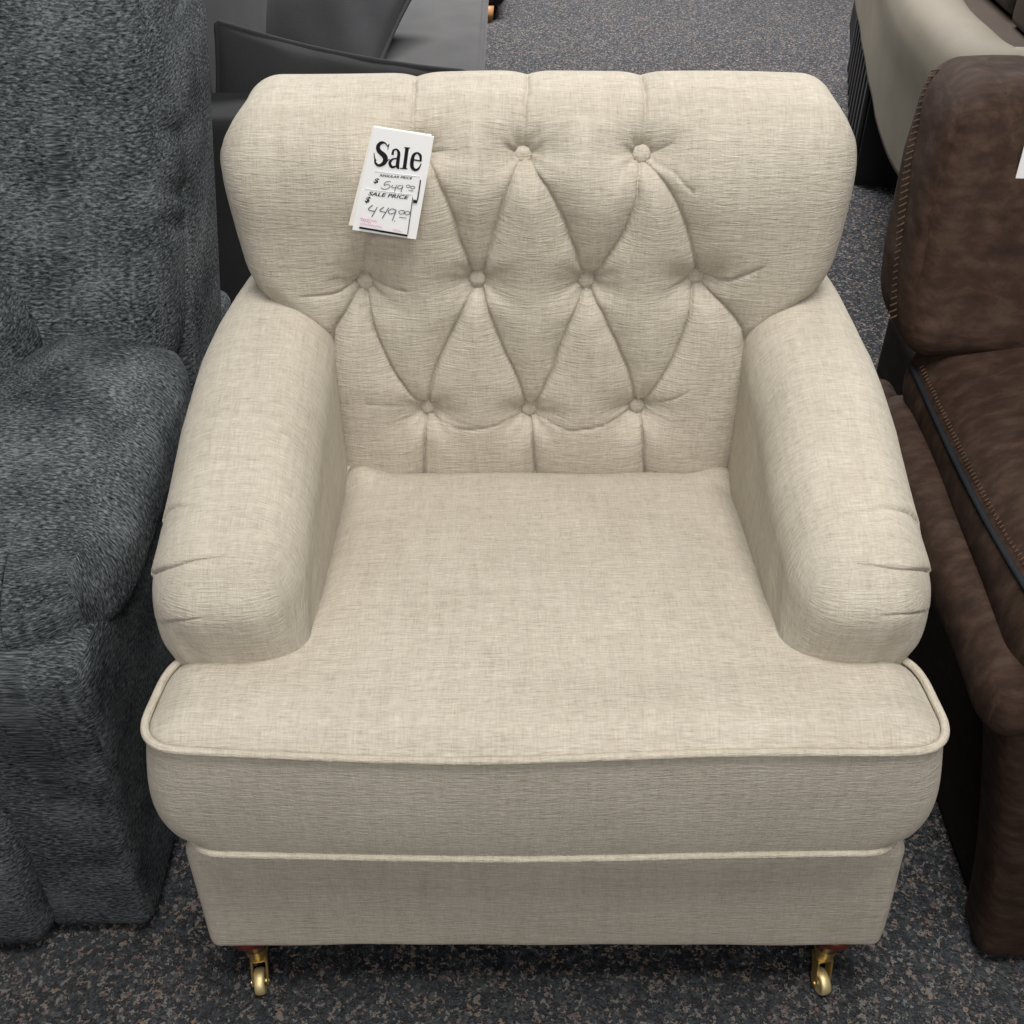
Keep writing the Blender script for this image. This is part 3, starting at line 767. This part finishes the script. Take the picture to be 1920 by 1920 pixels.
# wing of the back: tall bolster
V, F, U = rbox((.449, .495, .612), (.640, .68, .905), (.036, .06, .05), .006, 'side')
V = shear_back(V, 0, .64, .50)
z = V[:, 2]; V[:, 0] += np.interp(z, [.63, .70, .80, .88, .91], [.0, .0, .014, .036, .05])*smooth_step(.58, .48, V[:, 0])
N = normals(V, F)
for k in range(11):
    z0 = .67+.019*k; p = np.array([.447+np.interp(z0, [.63, .70, .80, .88], [.0, .0, .014, .036]), 0, z0])
    L = on_surface(V, N, [tuple(float(c[0]) for c in proj(np.array([[p[0]+.012, .52+(z0-.64)*.5, z0]]))[:2]), tuple(float(c[0]) for c in proj(np.array([[p[0]+.05, .50+(z0-.64)*.5, z0+random.uniform(-.01, .01)]]))[:2])])
    d, t = segdist(V, L); V -= N*(.0035*np.exp(-(d/.007)**2)*(1-.8*t))[:, None]
V += N*lumps(V, .0035, 17, 44)[:, None]
wing = mk('back_wing', V, F, M_suede, rr_, U)
N = normals(V, F)
WP = on_surface(V, N, [(1762, 122), (1735, 175), (1714, 260), (1700, 350), (1689, 440), (1681, 530), (1678, 590)])
zz_ = np.linspace(WP[:, 2].max(), WP[:, 2].min(), 60); WP = np.stack([np.polyval(np.polyfit(WP[:, 2], WP[:, k_], 3), zz_) if k_ < 2 else zz_ for k_ in range(3)], 1)+np.array([-.0005, -.001, 0])
d, t = segdist(V, WP)
stitches(WP+np.array([0, -.0005, 0]), (-.55, -.8, .2), .011, .0085, .0012, wing, .5)
V, F, U = rbox((.643, .55, .60), (1.1, .72, .915), (.04, .06, .05), .016, 'side')
V = shear_back(V, 0, .64, .50); mk('back_cushion', V, F, M_suede, rr_, U)
V, F, U = rbox((.63, .66, .30), (1.1, .80, .80), (.03, .05, .05), .02, 'side')
V = shear_back(V, 0, .64, .45); mk('back_shell', V, F, M_suede, rr_, U)
V, F, U = rbox((.78, .12, .30), (1.25, .62, .52), (.04, .05, .05), .02)
mk('seat_cushion', V, F, M_suede, rr_, U)
V, F, U = rbox((.440, .54, .36), (.50, .64, .525), (.028, .04, .06), .008); V[:, 0] += .0
mk('side_flap', V, F, M_suede, rr_, U)
# its tag
t0 = at(1903, 345, y=.585)
tag2 = thing('price_tag', 'corner of a blank white tag hanging on the dark brown recliner, at the right edge', 'price tag', tuple(t0))
quad('card', [(1924, 262), (1990, 275), (1965, 372), (1902, 342)], .0, M_card, .001, tag2, .585)

# ================================================================= GREY SOFA BEHIND
sf = thing('sofa', 'dark grey velvet sofa behind the beige armchair, with pillows on its seat', 'sofa', (-.6, 2.2, 0))
V, F, U = rbox((-1.35, 1.345, .03), (-.12, 1.50, .605), (.02, .02, .02), .02, 'side'); mk('armrest', V, F, M_velvetd, sf, U)
V, F, U = rbox((-1.35, 1.502, .28), (-.112, 3.3, .455), (.022, .02, .022), .02)
V[:, 2] += (lumps(V, .005, 6, 51)+lumps(V, .002, 18, 52))*(V[:, 2] > .44)
se = mk('seat_cushion', V, F, M_velvet, sf, U)
Vp, Fp, Up = tube(np.array([[-.114, y, .447] for y in np.linspace(1.52, 3.28, 40)]), .006, 8); mk('piping', Vp, Fp, M_velvet, se, Up)
V, F, U = rbox((-1.35, 1.502, .06), (-.135, 3.3, .275), (.015, .02, .01), .03, 'side'); mk('base', V, F, M_velvet, sf, U)
V, F, U = rbox((-1.35, 1.502, .455), (-.625, 3.3, 1.02), (.05, .03, .05), .025, 'side'); mk('backrest', V, F, M_velvetd, sf, U)
for (a, b) in ((-.18, 1.42), (-.18, 3.2), (-1.2, 1.42), (-1.2, 3.2)):
    V, F, _ = lathe([(.001, 0), (.018, 0), (.024, .06), (.001, .06)], (a, b, 0), 16); mk('leg', V, F, M_black, sf)
def pillow(name, label, C3, ex, ez, half_w, half_h, thick, mat, welt=True):
    """C3 centre, ex / ez edge directions"""
    ex = np.array(ex, float); ex /= np.linalg.norm(ex); ez = np.array(ez, float); ez -= ez@ex*ex; ez /= np.linalg.norm(ez)
    nrm = np.cross(ex, ez); n = 60
    a = np.linspace(-1, 1, n); A, B = np.meshgrid(a, a, indexing='ij')
    pin = 1-.07*(1-np.abs(B)**2); pin2 = 1-.07*(1-np.abs(A)**2)
    X = A*half_w*pin; Y = B*half_h*pin2
    th = thick*((1-A**2)*(1-B**2))**.45*(1+.10*np.sin(A*5+1)*np.cos(B*4))
    low = C3-ez*half_h
    o = thing(name, label, 'pillow', tuple(low), 'pillows on the grey sofa')
    Vf = C3+X[..., None]*ex+Y[..., None]*ez
    V = np.vstack([(Vf+th[..., None]*nrm).reshape(-1, 3), (Vf-th[..., None]*nrm).reshape(-1, 3)])
    V = V+nrm*(lumps(V, .006, 16, 70+int(welt))+lumps(V, .003, 34, 72))[:, None]
    F1 = grid(n, n); F = np.vstack([F1, F1[:, ::-1]+n*n])
    uv2 = np.tile(np.stack([X, Y], -1).reshape(-1, 2), (2, 1))[F]
    c = mk('cover', V, F, mat, o, uv2)
    if welt:
        bd = np.vstack([Vf[:, 0], Vf[-1, 1:], Vf[-2::-1, -1], Vf[0, -2:0:-1]])
        Vw, Fw, Uw = tube(resamp(bd, n=220, closed=True), .006, 8, closed=True); mk('piping', Vw, Fw, mat, o, Uw)
TL = at(418, 44, y=1.53); TR = at(860, 133, y=1.60)
exd = TR-TL; wd = np.linalg.norm(exd)/2; mid = (TL+TR)/2; ezd = np.array([.10, .14, 1.0])
ezd -= ezd@exd/(exd@exd)*exd; ezd /= np.linalg.norm(ezd)
pillow('pillow', 'dark grey piped throw pillow leaning on the near arm of the grey sofa', mid-ezd*.19, exd, ezd, wd+.012, .19, .055, M_velvetd)
pc = at(620, 10, z=.56)
pillow('pillow', 'soft grey throw pillow lying back on the grey sofa seat, behind the piped one', pc+np.array([-.06, .05, -.01]), (1, -.30, -.12), (-.12, .85, .42), .25, .24, .08, M_velvetd, True)
# black ottoman at the far end
oc_ = at(905, -20, z=0)
ot = thing('ottoman', 'black ottoman corner on a small wooden foot beyond the grey sofa', 'ottoman', (float(oc_[0]), float(oc_[1])+.2, 0))
e0 = at(948, 10, z=.06)
V, F, U = rbox((e0[0]-.42, e0[1]-.01, .05), (e0[0], e0[1]+.5, .42), (.04, .05, .04), .02, 'side'); mk('body', V, F, M_black, ot, U)
f0 = at(915, 44, z=0); V, F, _ = lathe([(.001, 0), (.018, 0), (.024, .06), (.001, .06)], (f0[0], f0[1]+.02, 0), 16); mk('foot', V, F, M_wood, ot)

# ================================================================= CREAM SOFA, BACK RIGHT
cs = thing('sofa', 'cream upholstered sofa with rounded top on a black slatted base, behind the brown recliner', 'sofa', (1.4, 2.6, 0))
path = np.array([(1.10, 3.3), (1.028, 2.9), (.956, 2.5), (.895, 2.16), (.868, 1.98), (.858, 1.80), (.862, 1.64), (.90, 1.55), (.98, 1.52), (1.3, 1.515), (1.9, 1.515)])
path = resamp(crom(path, 10), step=.02)
tp = np.gradient(path, axis=0); tp /= np.linalg.norm(tp, axis=1)[:, None]; npv = np.stack([-tp[:, 1], tp[:, 0]], 1)
if npv[5, 0] > 0: npv = -npv            # outward, towards -x
sec = np.array([(-.10, .298), (-.006, .298), (.002, .31), (.006, .38), (.010, .47), (.016, .54), (.016, .58), (.004, .625), (-.03, .652), (-.07, .655), (-.105, .64), (-.13, .60), (-.135, .54), (-.135, .33)])
sec = resamp(crom(sec, 6), step=.012); m = len(sec)
Vc = np.zeros((len(path), m, 3))
Vc[:, :, :2] = path[:, None]+npv[:, None]*sec[None, :, 0:1]; Vc[:, :, 2] = sec[None, :, 1]
Vc = Vc.reshape(-1, 3); Fc = grid(len(path), m)
Nn = normals(Vc, Fc)
if Nn[10*m+m//3, 0] > 0: Fc = Fc[:, ::-1].copy(); Nn = -Nn
Vc = Vc+Nn*lumps(Vc, .003, 8, 61)[:, None]
uvc = np.stack([np.repeat(np.arange(len(path))*.02, m), np.tile(np.arange(m)*.012, len(path))], 1)[Fc]
mk('shell', Vc, Fc, M_cream, cs, uvc)
V, F, U = rbox((1.06, 1.78, .29), (1.9, 3.3, .40), (.04, .04, .04), .03)
sh_ = smooth_step(1.8, 3.3, V[:, 1])*.2; V[:, 0] += sh_; mk('seat_cushion', V, F, M_dbrown, cs, U)
A0, A1 = np.array([.962, 2.44]), np.array([1.30, 3.95]); e_ = (A1-A0)/np.linalg.norm(A1-A0); g_ = np.array([e_[1], -e_[0]])
Q = np.array([A0, A1, A1+g_*.7, A0+g_*.7])
Vb = np.vstack([np.c_[Q, np.zeros(4)], np.c_[Q, np.full(4, .292)]])
bs = mk('base', Vb, [(3, 2, 1, 0), (4, 5, 6, 7), (0, 1, 5, 4), (1, 2, 6, 5), (2, 3, 7, 6), (3, 0, 4, 7)], M_black, cs, smooth=False)
for k in range(9):
    p = A0+e_*(.05+.115*k)-g_*.009
    V, F, U = rbox((-.022, -.006, .01), (.022, .006, .285), .003, .03, 'side')
    V = np.c_[p[0]+V[:, 0]*e_[0]+V[:, 1]*g_[0], p[1]+V[:, 0]*e_[1]+V[:, 1]*g_[1], V[:, 2]]
    mk('slat', V, F, M_blackw, bs)
# dark brown chair beyond
db = thing('armchair', 'dark brown leather armchair beyond the cream sofa, in the top right corner', 'armchair', (1.75, 2.9, 0))
V, F, U = rbox((1.35, 2.6, .402), (2.3, 3.4, .95), (.06, .06, .06), .03, 'side'); mk('backrest', V, F, M_dbrown, db, U)
V, F, U = rbox((1.35, 2.42, .402), (2.3, 2.598, .55), (.03, .03, .03), .03); mk('seat', V, F, M_dbrown, db, U)

# ================================================================= light, camera, world
def area(name, loc, size, power, color, rot=(0, 0, 0)):
    l = bpy.data.lights.new(name, 'AREA'); l.shape = 'RECTANGLE'; l.size, l.size_y = size; l.energy = power; l.color = color
    o = bpy.data.objects.new(name, l); COL.objects.link(o); o.location = loc; o.rotation_euler = rot; o['kind'] = 'structure'
area('ceiling_or_fill', (.15, -.35, 2.7), (1.2, .8), 50, (1, .975, .93))
area('ceiling_or_fill', (.0, -2.3, 2.5), (1.2, .7), 28, (1, .97, .95), (math.radians(38), 0, 0))  # added fill behind the camera, brightens the chair front; not a ceiling fitting
area('front_fill', (-.1, -3.0, 1.5), (1.8, .8), 15, (1, .965, .94), (math.radians(80), 0, 0))  # added low fill for the front faces; no window stands here
area('ceiling_or_fill', (.4, 3.6, 2.7), (1.6, .9), 240, (1, .98, .98))
area('ceiling_or_fill', (-1.9, .9, 2.7), (1.2, .6), 8, (.88, .93, 1))
area('ceiling_or_fill', (2.1, .5, 2.7), (1.2, .6), 10, (1, .96, .9))
w = bpy.data.worlds.new('World'); SC.world = w; w.use_nodes = True
w.node_tree.nodes['Background'].inputs[0].default_value = (.95, .97, 1, 1); w.node_tree.nodes['Background'].inputs[1].default_value = .04
cd = bpy.data.cameras.new('Camera'); cd.sensor_width = 36; cd.sensor_height = 36; cd.sensor_fit = 'HORIZONTAL'; cd.lens = FPX/1920*36
cd.clip_start = .05; cd.clip_end = 60
co = bpy.data.objects.new('Camera', cd); COL.objects.link(co); co.location = CAM; co.rotation_euler = (math.radians(50), 0, 0)
SC.camera = co
SC.view_settings.view_transform = 'Standard'; SC.view_settings.look = 'None'; SC.view_settings.exposure = .08; SC.view_settings.gamma = 1
SC.view_settings.use_curve_mapping = False
SC.render.engine = 'CYCLES'
SC.cycles.max_bounces = 6; SC.cycles.diffuse_bounces = 4
